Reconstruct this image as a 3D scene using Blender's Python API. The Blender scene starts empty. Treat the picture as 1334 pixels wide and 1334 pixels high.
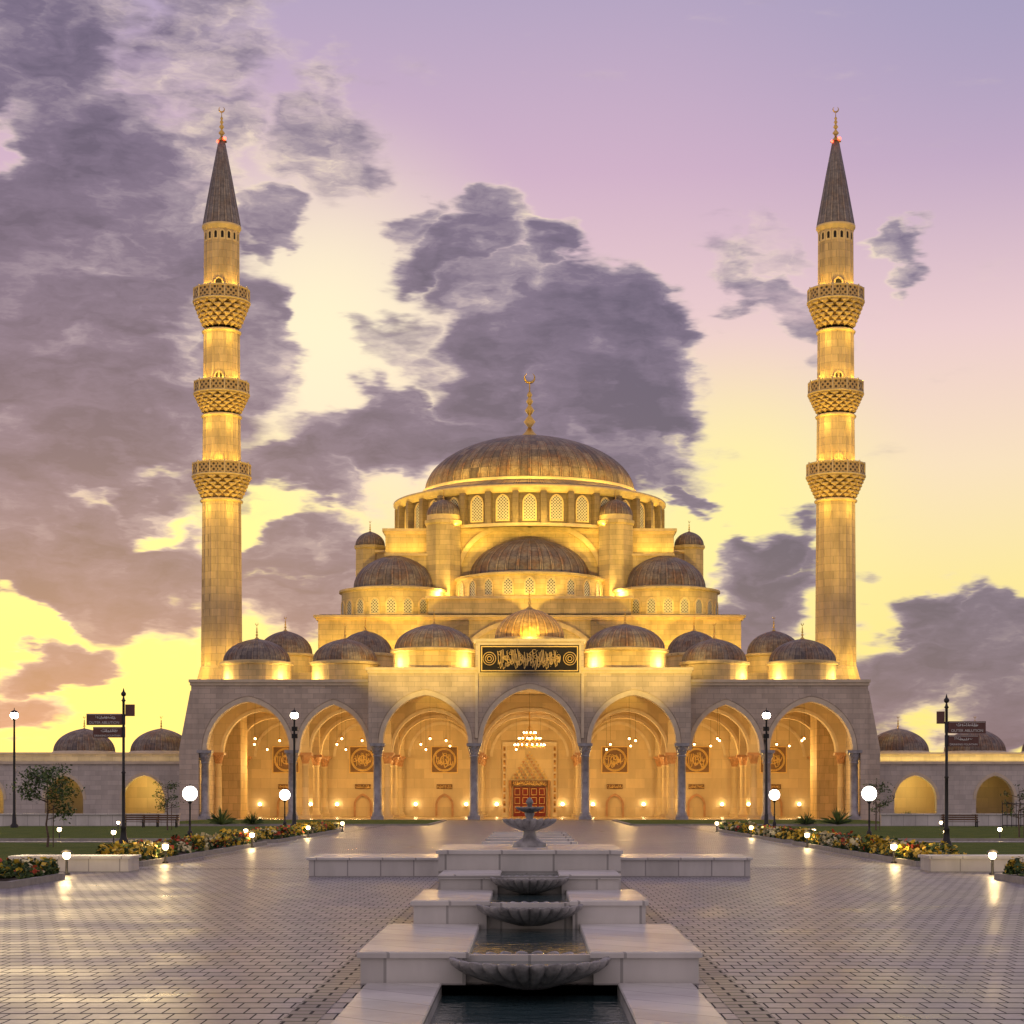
import bpy, math, random
from mathutils import Vector, Matrix
random.seed(7)
R_=math.radians
sc=bpy.context.scene
def lin(c):
    o=[]
    for v in c:
        v=v/255.0
        o.append(v/12.92 if v<=0.04045 else ((v+0.055)/1.055)**2.4)
    return tuple(o)
# ------------------------------------------------------------ materials
def newmat(name):
    m=bpy.data.materials.new(name); m.use_nodes=True
    nt=m.node_tree; b=nt.nodes['Principled BSDF']
    return m,nt,b
def ramp(nt,fac,stops):
    r=nt.nodes.new('ShaderNodeValToRGB')
    e=r.color_ramp.elements
    while len(e)<len(stops): e.new(0.5)
    for i,(p,c) in enumerate(stops):
        e[i].position=p; e[i].color=(c[0],c[1],c[2],1)
    nt.links.new(fac,r.inputs[0]); return r.outputs[0]
def noise(nt,vec,scale,detail=4,rough=.55,out='Fac'):
    n=nt.nodes.new('ShaderNodeTexNoise'); n.inputs['Scale'].default_value=scale
    n.inputs['Detail'].default_value=detail; n.inputs['Roughness'].default_value=rough
    if vec is not None: nt.links.new(vec,n.inputs['Vector'])
    return n.outputs[out]
def mixc(nt,fac,a,b,mode='MIX'):
    m=nt.nodes.new('ShaderNodeMix'); m.data_type='RGBA'; m.blend_type=mode
    for s,v in ((0,fac),(6,a),(7,b)):
        if hasattr(v,'links'): nt.links.new(v,m.inputs[s])
        elif s==0: m.inputs[0].default_value=v
        else: m.inputs[s].default_value=(v[0],v[1],v[2],1)
    return m.outputs[2]
def math_(nt,op,a,b=None,clamp=False):
    m=nt.nodes.new('ShaderNodeMath'); m.operation=op; m.use_clamp=clamp
    for i,v in enumerate((a,b)):
        if v is None: continue
        if hasattr(v,'links'): nt.links.new(v,m.inputs[i])
        else: m.inputs[i].default_value=v
    return m.outputs[0]
def coord(nt,kind='Object'):
    t=nt.nodes.new('ShaderNodeTexCoord'); return t.outputs[kind]
def bump(nt,b,h,strength=.3,dist=.02):
    n=nt.nodes.new('ShaderNodeBump'); n.inputs['Strength'].default_value=strength
    n.inputs['Distance'].default_value=dist
    nt.links.new(h,n.inputs['Height']); nt.links.new(n.outputs[0],b.inputs['Normal'])
def simple(name,col,rough=.6,metal=0,var=.25,scale=3,bmp=.15):
    m,nt,b=newmat(name)
    co=coord(nt); n=noise(nt,co,scale,4)
    c0=[x*(1-var) for x in col]; c1=[min(1,x*(1+var)) for x in col]
    nt.links.new(ramp(nt,n,[(.3,c0),(.7,c1)]),b.inputs['Base Color'])
    b.inputs['Roughness'].default_value=rough; b.inputs['Metallic'].default_value=metal
    if bmp: bump(nt,b,noise(nt,co,scale*6,2),bmp,.02)
    return m
def emis(name,col,st):
    m,nt,b=newmat(name)
    b.inputs['Base Color'].default_value=(.8,.8,.8,1)
    b.inputs['Emission Color'].default_value=(*col,1); b.inputs['Emission Strength'].default_value=st
    return m
def stone(name,col,bw=1.2,bh=.5,joint=.75,rough=.7,stain=.3):
    m,nt,b=newmat(name); co=coord(nt)
    sx=nt.nodes.new('ShaderNodeSeparateXYZ'); nt.links.new(co,sx.inputs[0])
    cx=nt.nodes.new('ShaderNodeCombineXYZ')
    nt.links.new(math_(nt,'ADD',sx.outputs[0],sx.outputs[1]),cx.inputs[0]); nt.links.new(sx.outputs[2],cx.inputs[1])
    br=nt.nodes.new('ShaderNodeTexBrick'); nt.links.new(cx.outputs[0],br.inputs['Vector'])
    br.inputs['Scale'].default_value=1; br.inputs['Brick Width'].default_value=bw; br.inputs['Row Height'].default_value=bh
    br.inputs['Mortar Size'].default_value=.02; br.inputs['Mortar Smooth'].default_value=.3
    br.inputs['Color1'].default_value=(*[x*.86 for x in col],1); br.inputs['Color2'].default_value=(*[min(1,x*1.08) for x in col],1)
    br.inputs['Mortar'].default_value=(*[x*joint for x in col],1)
    mp=nt.nodes.new('ShaderNodeMapping'); mp.inputs['Scale'].default_value=(.5,.5,.15); nt.links.new(co,mp.inputs[0])
    n=noise(nt,mp.outputs[0],1.2,5,.65)
    c=mixc(nt,1,br.outputs['Color'],ramp(nt,n,[(.25,(1-stain,)*3),(.6,(1,1,1))]),'MULTIPLY')
    nt.links.new(c,b.inputs['Base Color']); b.inputs['Roughness'].default_value=rough
    bump(nt,b,br.outputs['Fac'],-.3,.02)
    return m
M={}
M['facade']=stone('facade_stone',(.64,.53,.43),1.2,.5,.65)
M['hall']=stone('hall_stone',(.72,.54,.25),1.5,.6,.62,.7,.42)
M['hallt']=simple('hall_trim_stone',(.72,.54,.27),.6,0,.14,1.5)
M['inner']=stone('portico_plaster',(.66,.52,.33),2.2,1.1,.8,.6,.2)
M['trim']=simple('trim_stone',(.68,.57,.42),.6,0,.12,1.5)
M['minaret']=stone('minaret_stone',(.68,.50,.27),1.0,.8,.6,.7,.4)
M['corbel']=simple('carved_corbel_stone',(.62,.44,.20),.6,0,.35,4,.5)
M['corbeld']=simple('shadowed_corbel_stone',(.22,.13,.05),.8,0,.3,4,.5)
M['greymarble']=simple('grey_marble',(.34,.33,.35),.3,0,.3,2)
M['redmarble']=simple('brown_marble',(.46,.25,.13),.35,0,.25,2)
M['wmarble']=stone('white_marble',(.70,.67,.62),.9,.9,.55,.27,.35)
M['carved']=simple('carved_grey_marble',(.30,.29,.28),.38,0,.5,6,.5)
M['gold']=simple('gilded_brass',(.8,.52,.15),.35,1,.15,4)
M['goldpaint']=simple('gold_lettering',(.75,.52,.2),.5,.1,.1,4)
M['black']=simple('black_iron',(.025,.024,.026),.45,.3,.3,8)
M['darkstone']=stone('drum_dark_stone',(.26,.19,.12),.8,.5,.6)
M['blackpanel']=simple('black_marble_panel',(.012,.010,.013),.85,0,.3,3)
M['medallion']=simple('medallion_panel',(.17,.08,.03),.5,0,.3,3)
M['wood']=simple('bench_wood',(.13,.06,.03),.55,0,.35,7)
M['reddoor']=simple('red_door_curtain',(.16,.006,.005),.6,0,.3,3)
M['bark']=simple('bark',(.12,.08,.055),.85,0,.35,10,.5)
M['signbrown']=simple('sign_brown_enamel',(.13,.055,.045),.4,.1,.15,5)
M['white']=simple('white_paint',(.75,.75,.72),.5,0,.05,5)
def leadmat(name,c1,c2,nu,rust=(.19,.10,.05),ra=.75,rows=.10):
    m,nt,b=newmat(name); uv=coord(nt,'UV')
    br=nt.nodes.new('ShaderNodeTexBrick'); nt.links.new(uv,br.inputs['Vector'])
    br.inputs['Scale'].default_value=1; br.inputs['Brick Width'].default_value=1.0/nu; br.inputs['Row Height'].default_value=rows; br.offset=0
    br.inputs['Mortar Size'].default_value=.0010; br.inputs['Bias'].default_value=0
    br.inputs['Color1'].default_value=(*c1,1); br.inputs['Color2'].default_value=(*c2,1); br.inputs['Mortar'].default_value=(*[x*.45 for x in c2],1)
    co=coord(nt)
    n=noise(nt,co,.7,5,.65)
    c=mixc(nt,math_(nt,'MULTIPLY',ramp(nt,n,[(.45,(0,0,0)),(.62,(1,1,1))]),ra),br.outputs['Color'],rust)
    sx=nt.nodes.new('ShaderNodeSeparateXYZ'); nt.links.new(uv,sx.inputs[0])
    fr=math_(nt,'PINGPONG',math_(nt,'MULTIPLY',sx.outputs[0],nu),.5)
    seam_shading=ramp(nt,fr,[(.0,(1.7,1.6,1.5)),(.09,(1.5,1.45,1.3)),(.14,(.40,.38,.38)),(.26,(.9,.9,.9)),(.5,(1,1,1))])  # standing seams: light ridge and dark shadow line painted into the colour
    c=mixc(nt,1,c,seam_shading,'MULTIPLY')
    n2=noise(nt,co,3.0,4,.7)
    c=mixc(nt,1,c,ramp(nt,n2,[(.3,(.55,.55,.6)),(.7,(1.35,1.3,1.2))]),'MULTIPLY')
    nt.links.new(c,b.inputs['Base Color']); b.inputs['Roughness'].default_value=.5
    return m
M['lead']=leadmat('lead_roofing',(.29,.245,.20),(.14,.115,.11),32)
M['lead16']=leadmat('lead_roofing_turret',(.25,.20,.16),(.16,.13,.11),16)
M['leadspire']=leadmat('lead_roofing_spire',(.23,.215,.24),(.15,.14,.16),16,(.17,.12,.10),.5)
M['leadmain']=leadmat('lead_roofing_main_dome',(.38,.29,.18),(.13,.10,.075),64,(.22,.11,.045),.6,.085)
M['leadgold']=leadmat('gold_toned_lead_dome',(.62,.42,.16),(.45,.28,.09),24,(.4,.22,.06))  # entrance dome: same lead pattern in gold tones
def lattice(name,light,dark,scale):
    m,nt,b=newmat(name); uv=coord(nt,'UV')
    v=nt.nodes.new('ShaderNodeTexVoronoi'); v.inputs['Scale'].default_value=scale; v.inputs['Randomness'].default_value=.0
    mp=nt.nodes.new('ShaderNodeMapping'); mp.inputs['Rotation'].default_value=(0,0,R_(45)); nt.links.new(uv,mp.inputs[0]); nt.links.new(mp.outputs[0],v.inputs['Vector'])
    c=ramp(nt,v.outputs['Distance'],[(.28,dark),(.36,light)])
    nt.links.new(c,b.inputs['Base Color']); b.inputs['Roughness'].default_value=.6
    return m
M['lattice']=lattice('window_lattice',(.58,.54,.44),(.04,.035,.03),3.8)
M['parapet']=lattice('pierced_parapet',(.50,.34,.15),(.06,.04,.02),2.4)
M['ornament']=lattice('carved_ornament',(.52,.30,.10),(.22,.10,.03),2.0)
M['globe']=emis('lamp_globe_glass',(1,.93,.78),12)
M['warmlamp']=emis('warm_lamp_glass',(1,.72,.34),26)
M['pendant']=emis('pendant_lamp_glass',(1,.70,.30),12)
M['flood']=emis('floodlight_lens',(1,.80,.42),16)
M['redlamp']=emis('red_beacon_glass',(1,.04,.02),6)
M['whitelamp']=emis('street_lamp_led',(1,.85,.6),45)
def water():
    m,nt,b=newmat('pool_water'); b.inputs['Base Color'].default_value=(.04,.075,.08,1)
    b.inputs['Roughness'].default_value=.08; co=coord(nt)
    bump(nt,b,noise(nt,co,4,3),.3,.06); return m
M['water']=water()
def paving(name,ca,cb,mortar,bw,bh,rough=.33,ms=.018,ys=1):
    m,nt,b=newmat(name); co=coord(nt)
    br=nt.nodes.new('ShaderNodeTexBrick')
    mpv=nt.nodes.new('ShaderNodeMapping'); mpv.inputs['Scale'].default_value=(1,ys,1); nt.links.new(co,mpv.inputs[0]); nt.links.new(mpv.outputs[0],br.inputs['Vector'])
    br.inputs['Scale'].default_value=1; br.inputs['Brick Width'].default_value=bw; br.inputs['Row Height'].default_value=bh*ys
    br.inputs['Mortar Size'].default_value=ms; br.inputs['Mortar Smooth'].default_value=.2
    br.inputs['Color1'].default_value=(*ca,1); br.inputs['Color2'].default_value=(*cb,1); br.inputs['Mortar'].default_value=(*mortar,1)
    n=noise(nt,co,.35,5,.65); n3=noise(nt,co,9,3,.7)
    c=mixc(nt,1,br.outputs['Color'],ramp(nt,n,[(.3,(.70,.69,.70)),(.7,(1.18,1.12,1.06))]),'MULTIPLY')
    c=mixc(nt,1,c,ramp(nt,n3,[(.3,(.75,.75,.75)),(.7,(1.2,1.2,1.2))]),'MULTIPLY')
    nt.links.new(c,b.inputs['Base Color'])
    rr=nt.nodes.new('ShaderNodeMapRange'); nt.links.new(n,rr.inputs[0]); rr.inputs[1].default_value=.3; rr.inputs[2].default_value=.7
    rr.inputs[3].default_value=rough-.08; rr.inputs[4].default_value=rough+.12
    r2=math_(nt,'ADD',rr.outputs[0],math_(nt,'MULTIPLY',br.outputs['Fac'],.5))
    nt.links.new(r2,b.inputs['Roughness'])
    h=math_(nt,'ADD',math_(nt,'MULTIPLY',br.outputs['Fac'],-1.0),math_(nt,'MULTIPLY',n3,.2))
    bump(nt,b,h,.45,.012)
    return m
M['pave']=paving('brick_paving',(.36,.34,.345),(.23,.22,.23),(.022,.021,.024),.27,.50,.34,.0105,.3)
M['paveborder']=paving('border_paving',(.16,.15,.15),(.11,.10,.105),(.02,.02,.02),.36,.3,.34)
M['floor']=paving('polished_floor',(.5,.40,.26),(.46,.36,.24),(.3,.25,.2),1.2,1.2,.18)
def grassm():
    m,nt,b=newmat('grass'); co=coord(nt)
    n=noise(nt,co,.8,5,.7); n2=noise(nt,co,25,2,.7)
    c=mixc(nt,1,ramp(nt,n,[(.3,(.06,.11,.02)),(.7,(.16,.19,.04))]),ramp(nt,n2,[(.3,(.5,.5,.5)),(.7,(1.4,1.4,1.2))]),'MULTIPLY')
    nt.links.new(c,b.inputs['Base Color']); b.inputs['Roughness'].default_value=.9
    b.inputs['Specular IOR Level'].default_value=.1
    bump(nt,b,n2,.8,.06); return m
M['grass']=grassm()
M['soil']=simple('soil',(.09,.065,.045),.95,0,.35,4,.5)
M['kerb']=simple('garden_kerb',(.34,.31,.27),.7,0,.2,3)
M['sand']=simple('sandy_ground',(.28,.23,.18),.95,0,.2,.5,.3)
def leaf(n,c): return simple(n,c,.6,0,.4,2.5,0)
M['leafd']=leaf('leaf_dark',(.04,.08,.02)); M['leafl']=leaf('leaf_light',(.13,.19,.04))
M['flowy']=leaf('flower_yellow',(.85,.52,.05)); M['flowr']=leaf('flower_red',(.55,.08,.03)); M['flowo']=leaf('flower_cream',(.8,.65,.35))
# ------------------------------------------------------------ mesh builder
class MB:
    def __init__(s): s.v=[];s.f=[];s.m=[];s.uv=[];s.mats=[];s.sm=[]
    def mi(s,k):
        if k not in s.mats: s.mats.append(k)
        return s.mats.index(k)
    def add(s,vs,fs,k,uvs=None,smooth=False):
        o=len(s.v); s.v+= [tuple(p) for p in vs]
        s.uv+= uvs if uvs else [(p[0],p[2]) for p in vs]
        i=s.mi(k)
        for f in fs: s.f.append(tuple(o+j for j in f)); s.m.append(i); s.sm.append(smooth)
    def build(s,name,parent=None):
        me=bpy.data.meshes.new(name); me.from_pydata(s.v,[],s.f)
        for k in s.mats: me.materials.append(M[k])
        me.polygons.foreach_set('material_index',s.m); me.polygons.foreach_set('use_smooth',s.sm)
        ul=me.uv_layers.new(name='UVMap')
        li=[0]*len(me.loops); me.loops.foreach_get('vertex_index',li)
        flat=[]
        for i in li: flat+= [s.uv[i][0],s.uv[i][1]]
        ul.data.foreach_set('uv',flat)
        me.validate(); me.update()
        ob=bpy.data.objects.new(name,me); sc.collection.objects.link(ob)
        if parent: ob.parent=parent
        return ob
def empty(name):
    e=bpy.data.objects.new(name,None); sc.collection.objects.link(e); return e
def box(mb,x0,x1,y0,y1,z0,z1,k):
    x0,x1=min(x0,x1),max(x0,x1)
    vs=[(x0,y0,z0),(x1,y0,z0),(x1,y1,z0),(x0,y1,z0),(x0,y0,z1),(x1,y0,z1),(x1,y1,z1),(x0,y1,z1)]
    mb.add(vs,[(0,1,5,4),(1,2,6,5),(2,3,7,6),(3,0,4,7),(4,5,6,7),(3,2,1,0)],k)
def revolve(mb,prof,cx,cy,seg,k,ribs=0,amp=0,alt=0,smooth=True,a0=0.0,zig=0):
    vs=[];uvs=[];n=len(prof)
    L=[0]
    for i in range(1,n): L.append(L[-1]+math.hypot(prof[i][0]-prof[i-1][0],prof[i][1]-prof[i-1][1]))
    T=max(L[-1],1e-6)
    for i,(r,z) in enumerate(prof):
        for j in range(seg+1):
            a=2*math.pi*j/seg+a0; f=1
            if ribs and j%(seg//ribs)==0: f=1+amp
            if alt and (j+i*zig)%2: f=1-alt
            vs.append((cx+r*f*math.sin(a),cy-r*f*math.cos(a),z)); uvs.append((j/seg,L[i]/T))
    fs=[]
    for i in range(n-1):
        for j in range(seg):
            a=i*(seg+1)+j; fs.append((a,a+1,a+seg+2,a+seg+1))
    mb.add(vs,fs,k,uvs,smooth)
def domeprof(R,H,z0,n=14):
    p=[]
    for i in range(n+1):
        t=math.pi/2*i/n
        p.append((max(R*math.cos(t),.001),z0+H*(.93*math.sin(t)+.07*(i/n)**5)))
    return p
def cyl(mb,p0,p1,r0,r1,seg,k,smooth=True):
    p0=Vector(p0);p1=Vector(p1);d=(p1-p0).normalized()
    u=d.orthogonal().normalized();w=d.cross(u);vs=[]
    for p,r in ((p0,r0),(p1,r1)):
        for j in range(seg):
            a=2*math.pi*j/seg; vs.append(p+u*math.cos(a)*r+w*math.sin(a)*r)
    fs=[(j,(j+1)%seg,seg+(j+1)%seg,seg+j) for j in range(seg)]
    fs.append(tuple(range(seg,2*seg)))
    mb.add(vs,fs,k,None,smooth)
def ball(mb,c,r,k,seg=16):
    revolve(mb,[(max(r*math.cos(t),.0005),c[2]+r*math.sin(t)) for t in [math.pi*(i/10-.5) for i in range(11)]],c[0],c[1],seg,k)
def finial(mb,cx,cy,z,h,k='gold'):
    w=h*.09
    pr=[(w*1.7,z-.02*h),(w*.7,z+.07*h),(w*.3,z+.13*h)]
    zz=z+.13*h
    for s in (1.0,.8,.6,.45):
        hh=h*.15*s/.8
        pr+=[(w*.25,zz),(w*s,zz+hh*.45),(w*.25,zz+hh*.95)]; zz+=hh
    pr+=[(w*.12,zz),(w*.12,z+h*.8)]
    revolve(mb,pr,cx,cy,12,k)
    n=20; rc=h*.075; zc=z+h*.8+rc; prev=None
    for i in range(n+1):
        aa=R_(120)+R_(300)*i/n
        p=(cx+rc*math.cos(aa),cy,zc+rc*math.sin(aa)); r=rc*.26*math.sin(math.pi*i/n)+.008
        if prev: cyl(mb,prev[0],p,prev[1],r,6,k)
        prev=(p,r)
def archz(x,w,h):
    c=(h*h-w*w)/(2*w); R=w+c
    return math.sqrt(max(R*R-(abs(x)+c)**2,0))
def archpts(cx,w,sp,ap,n=28):
    return [(cx-w*math.cos(math.pi*i/n), sp+archz(-w*math.cos(math.pi*i/n),w,ap-sp)) for i in range(n+1)]
def archwall(mb,a0,a1,ztop,arches,b0,b1,k,axis='x',zs=None,k2=None):
    P=(lambda a,b,z:(a,b,z)) if axis=='x' else (lambda a,b,z:(b,a,z))
    pts=[(a0,zs)]
    for (cx,w,sp,ap) in arches:
        if abs(zs-sp)>1e-4: pts.append((cx-w,zs))
        pts+=archpts(cx,w,sp,ap)
        if abs(zs-sp)>1e-4: pts.append((cx+w,zs))
    pts.append((a1,zs))
    for (p,q) in zip(pts[:-1],pts[1:]):
        if abs(p[0]-q[0])>1e-5:
            for b in (b0,b1):
                mb.add([P(p[0],b,p[1]),P(q[0],b,q[1]),P(q[0],b,ztop),P(p[0],b,ztop)],[(0,1,2,3)],k)
        mb.add([P(p[0],b0,p[1]),P(q[0],b0,q[1]),P(q[0],b1,q[1]),P(p[0],b1,p[1])],[(0,1,2,3)],k2 or k)
    mb.add([P(a0,b0,ztop),P(a1,b0,ztop),P(a1,b1,ztop),P(a0,b1,ztop)],[(0,1,2,3)],k)
    for a in (a0,a1): mb.add([P(a,b0,zs),P(a,b1,zs),P(a,b1,ztop),P(a,b0,ztop)],[(0,1,2,3)],k)
def archband(mb,cx,w,sp,ap,y,wid,proud,k,axis='x'):
    P=(lambda a,b,z:(a,b,z)) if axis=='x' else (lambda a,b,z:(b,a,z))
    A=archpts(cx,w,sp,ap); B=archpts(cx,w+wid,sp,ap+wid*1.15)
    n=len(A); vs=[P(p[0],y-proud,p[1]) for p in A]+[P(p[0],y-proud,p[1]) for p in B]+[P(p[0],y+.01,p[1]) for p in B]+[P(p[0],y+.01,p[1]) for p in A]
    fs=[]
    for i in range(n-1):
        fs+=[(i,i+1,n+i+1,n+i),(n+i,n+i+1,2*n+i+1,2*n+i),(3*n+i,3*n+i+1,i+1,i)]
    mb.add(vs,fs,k)
def window(mb,cx,cy,z,w,h,ang,frame='trim',pane='lattice',d=.12):
    ca,sa=math.cos(ang),math.sin(ang)
    def T(x,y,zz): return (cx+x*ca-y*sa, cy+x*sa+y*ca, zz)
    def outline(w,z0,z1):
        sp=z1-w*.62
        return [(-w/2,z0)]+[(p[0],p[1]) for p in archpts(0,w/2,sp,z1,10)]+[(w/2,z0)]
    O=outline(w+.36,z-.18,z+h+.18); I=outline(w,z,z+h); n=len(O)
    vs=[T(p[0],-d,p[1]) for p in O]+[T(p[0],-d,p[1]) for p in I]+[T(p[0],.25,p[1]) for p in O]+[T(p[0],-.02,p[1]) for p in I]
    fs=[]
    for i in range(n):
        j=(i+1)%n
        fs+=[(i,j,n+j,n+i),(i,j,2*n+j,2*n+i),(n+i,n+j,3*n+j,3*n+i)]
    mb.add(vs,fs,frame)
    mb.add([T(p[0],-.03,p[1]) for p in I],[tuple(range(n))],pane,[(p[0],p[1]) for p in I])
WARM=(1,.66,.10); INW=(1,.62,.20)
def aim(o,v): o.rotation_euler=Vector(v).to_track_quat('-Z','Y').to_euler()
def area(name,loc,dirv,sx,sy,P,col=WARM,parent=None):
    l=bpy.data.lights.new(name,'AREA'); l.shape='RECTANGLE'; l.size=sx; l.size_y=sy; l.energy=P; l.color=col
    o=bpy.data.objects.new(name,l); sc.collection.objects.link(o); o.location=loc; aim(o,dirv)
    if parent:o.parent=parent
    return o
def point(name,loc,P,col=WARM,r=.15,parent=None):
    l=bpy.data.lights.new(name,'POINT'); l.energy=P; l.color=col; l.shadow_soft_size=r
    o=bpy.data.objects.new(name,l); sc.collection.objects.link(o); o.location=loc
    if parent:o.parent=parent
    return o
def spot(name,loc,target,P,half,col=WARM,parent=None,blend=.5):
    l=bpy.data.lights.new(name,'SPOT'); l.energy=P; l.color=col; l.shadow_soft_size=.4; l.spot_size=R_(half*2); l.spot_blend=blend
    o=bpy.data.objects.new(name,l); sc.collection.objects.link(o); o.location=loc; aim(o,Vector(target)-Vector(loc))
    if parent:o.parent=parent
    return o
# ============================================================ MOSQUE
mosque=empty('mosque')
F=MB()
archwall(F,-15.7,15.7,14.3,[(-10.14,4.15,7.5,12.2),(0,4.6,7.5,12.8),(10.14,4.15,7.5,12.2)],187,188.2,'facade',zs=7.5)
for cx,w,ap in ((-10.14,4.15,12.2),(0,4.6,12.8),(10.14,4.15,12.2)):
    archband(F,cx,w,7.5,ap,187,.42,.16,'trim'); archband(F,cx,w+.5,7.5,ap+.58,187,.16,.08,'facade')
box(F,-15.95,15.95,186.7,188.3,14.6,14.87,'trim'); box(F,-15.8,15.8,186.85,188.25,14.3,14.6,'trim')
for s in (-1,1):
    a0,a1=sorted((s*15.7,s*33.5))
    arcs=sorted([(s*19.4,3.35,6.9,11.4),(s*27.85,4.1,6.9,11.7)])
    archwall(F,a0,a1,13.3,arcs,190,191.2,'facade',zs=6.9)
    for (cx,w,sp,ap) in arcs:
        archband(F,cx,w,sp,ap,190,.42,.16,'trim'); archband(F,cx,w+.5,sp,ap+.58,190,.16,.08,'facade')
    box(F,s*15.96,s*33.7,189.7,191.3,13.6,13.88,'trim')
    box(F,s*15.75,s*33.6,189.85,191.25,13.3,13.6,'trim')
    box(F,s*14.9,s*15.7,188.2,191.2,7.5,14.6,'facade')
    box(F,s*32.95,s*33.5,191.2,221,0,13.6,'facade')
    xa,xb,xc=s*33.5,s*34.7,s*33.6
    F.add([(xa,190.1,0),(xb,190.1,0),(xb,190.1,7),(xc,190.1,12.8),(xa,190.1,12.8),(xa,215,0),(xb,215,0),(xb,215,7),(xc,215,12.8),(xa,215,12.8)],
      [(0,1,2,3,4),(1,6,7,2),(2,7,8,3),(3,8,9,4),(5,6,7,8,9)],'facade')
    box(F,s*32.75,s*33.5,190,191.2,0,6.9,'facade')
box(F,-5.25,5.25,186.45,188.6,14.87,17.35,'facade'); box(F,-5.45,5.45,186.3,188.7,17.35,17.62,'trim')
box(F,-5.0,5.0,186.33,186.45,14.25,17.2,'trim')
for s in (-1,1): box(F,s*5.02,s*5.3,186.72,187,8.0,14.3,'trim')
F.build('facade_arcade',mosque)
I=MB()
box(I,-4.8,4.8,186.2,186.33,14.35,17.0,'blackpanel')
for (z0,z1) in ((14.45,14.55),(16.8,16.9)): box(I,-4.7,4.7,186.16,186.2,z0,z1,'goldpaint')
for x in (-4.7,4.6): box(I,x,x+.1,186.16,186.2,14.55,16.8,'goldpaint')
for s in (-1,1):
    for r in (.62,.4,.2):
        for i in range(24):
            a=2*math.pi*i/24;b=2*math.pi*(i+1)/24
            cyl(I,(s*3.9+r*math.cos(a),186.15,15.68+r*math.sin(a)),(s*3.9+r*math.cos(b),186.15,15.68+r*math.sin(b)),.045,.045,5,'goldpaint')
rnd=random.Random(3)
def stroke(mb,pts,r,y,k):
    for i,(p,q) in enumerate(zip(pts[:-1],pts[1:])):
        cyl(mb,(p[0],y,p[1]),(q[0],y,q[1]),r*(.6+.4*math.sin(math.pi*i/len(pts))),r*(.6+.4*math.sin(math.pi*(i+1)/len(pts))),5,k)
def calligraphy(mb,x0,x1,z0,z1,y,r,k,step):
    h=z1-z0; x=x0
    while x<x1:
        t=rnd.random()
        if t<.6:
            zb=z0+h*rnd.uniform(.1,.35); stroke(mb,[(x,zb),(x+.02,zb+h*.3),(x-.03*h,min(z1,zb+h*.62))],r,y,k)
        if t>.2:
            w=min(step*rnd.uniform(1.5,3.2),x1+step-x); zc=z0+h*rnd.uniform(.25,.65); d=h*rnd.uniform(.12,.3)
            stroke(mb,[(x+w*i/8,zc-d*math.sin(math.pi*i/8)+h*.05*math.sin(i*1.7)) for i in range(9)],r,y,k)
        if t>.55:
            rr=h*rnd.uniform(.05,.1); zc=z0+h*rnd.uniform(.3,.85)
            stroke(mb,[(x+rr*math.cos(2*math.pi*i/8),zc+rr*math.sin(2*math.pi*i/8)) for i in range(9)],r*.8,y,k)
        if rnd.random()<.6:
            zc=z0+h*rnd.uniform(.05,.95); stroke(mb,[(x,zc),(x+step*.3,zc+.04)],r*.9,y,k)
        x+=step
calligraphy(I,-3.05,2.85,14.65,16.7,186.15,.042,'goldpaint',.13)
I.build('inscription_panel',mosque)
C=MB()
def column(mb,x,y,zc,r=.42,k='greymarble',kc='trim'):
    box(mb,x-.62,x+.62,y-.62,y+.62,.0,.35,k)
    h=zc
    pr=[(r*1.35,.35),(r*1.4,.5),(r*1.1,.6),(r*1.25,.7),(r,.8),(r*.98,h*.5),(r*.9,h-1.35),(r*1.1,h-1.3),(r*1.1,h-1.2),(r*.92,h-1.15)]
    revolve(mb,pr,x,y,20,k)
    revolve(mb,[(r*.95,h-1.15),(r*1.15,h-.95),(r*1.15,h-.85),(r*1.4,h-.65),(r*1.4,h-.55),(r*1.65,h-.28)],x,y,24,kc,alt=.1,zig=1,smooth=False)
    box(mb,x-.72,x+.72,y-.72,y+.72,h-.28,h,kc)
BX=[-32.5,-23.4,-14.85,-5.43,5.43,14.85,23.4,32.5]
for x in (-14.85,-5.43,5.43,14.85): column(C,x,187.6,7.5,.42,'greymarble','greymarble')
for x in (-32.2,-23.55,23.55,32.2): column(C,x,190.6,6.9,.42,'greymarble','greymarble')
for x in BX:
    for y in (200.5,210.5): column(C,x,y,6.9,.36,'inner','redmarble')
    column(C,x,219.2,6.9,.36,'inner','redmarble')
C.build('columns',mosque)
N=MB()
for y,ap in ((200,11.2),(210,10.9)):
    arcs=[]
    for a,b in zip(BX[:-1],BX[1:]): arcs.append(((a+b)/2,(b-a)/2-.6,6.9,ap))
    archwall(N,-32.95,32.95,12.9,arcs,y,y+1.0,'inner',zs=6.9)
    for (cx,w,sp,a_) in arcs: archband(N,cx,w,sp,a_,y,.3,.1,'trim')
for x in BX[1:-1]:
    y0=188.2 if abs(x)<16 else 191.2
    for a,b in ((y0,200),(201,210),(211,220)):
        archwall(N,a,b,12.9,[((a+b)/2,(b-a)/2-.5,6.9,11.0)],x-.5,x+.5,'inner',axis='y',zs=6.9)
box(N,-33,33,220,221,0,13,'inner')
for a,b in zip(BX[:-1],BX[1:]):
    archband(N,(a+b)/2,(b-a)/2-1.2,6.9,10.6,220,.3,.12,'trim')
for s in (-1,1): box(N,s*15.7,s*33,191.2,221,12.9,13.5,'inner')
box(N,-15.7,15.7,188.2,221,12.95,14.4,'inner')
N.build('portico_vaults',mosque)
FL=MB(); box(FL,-33.4,33.4,186.3,220,-.3,.06,'floor'); FL.build('portico_floor',mosque)
D=MB()
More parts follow.
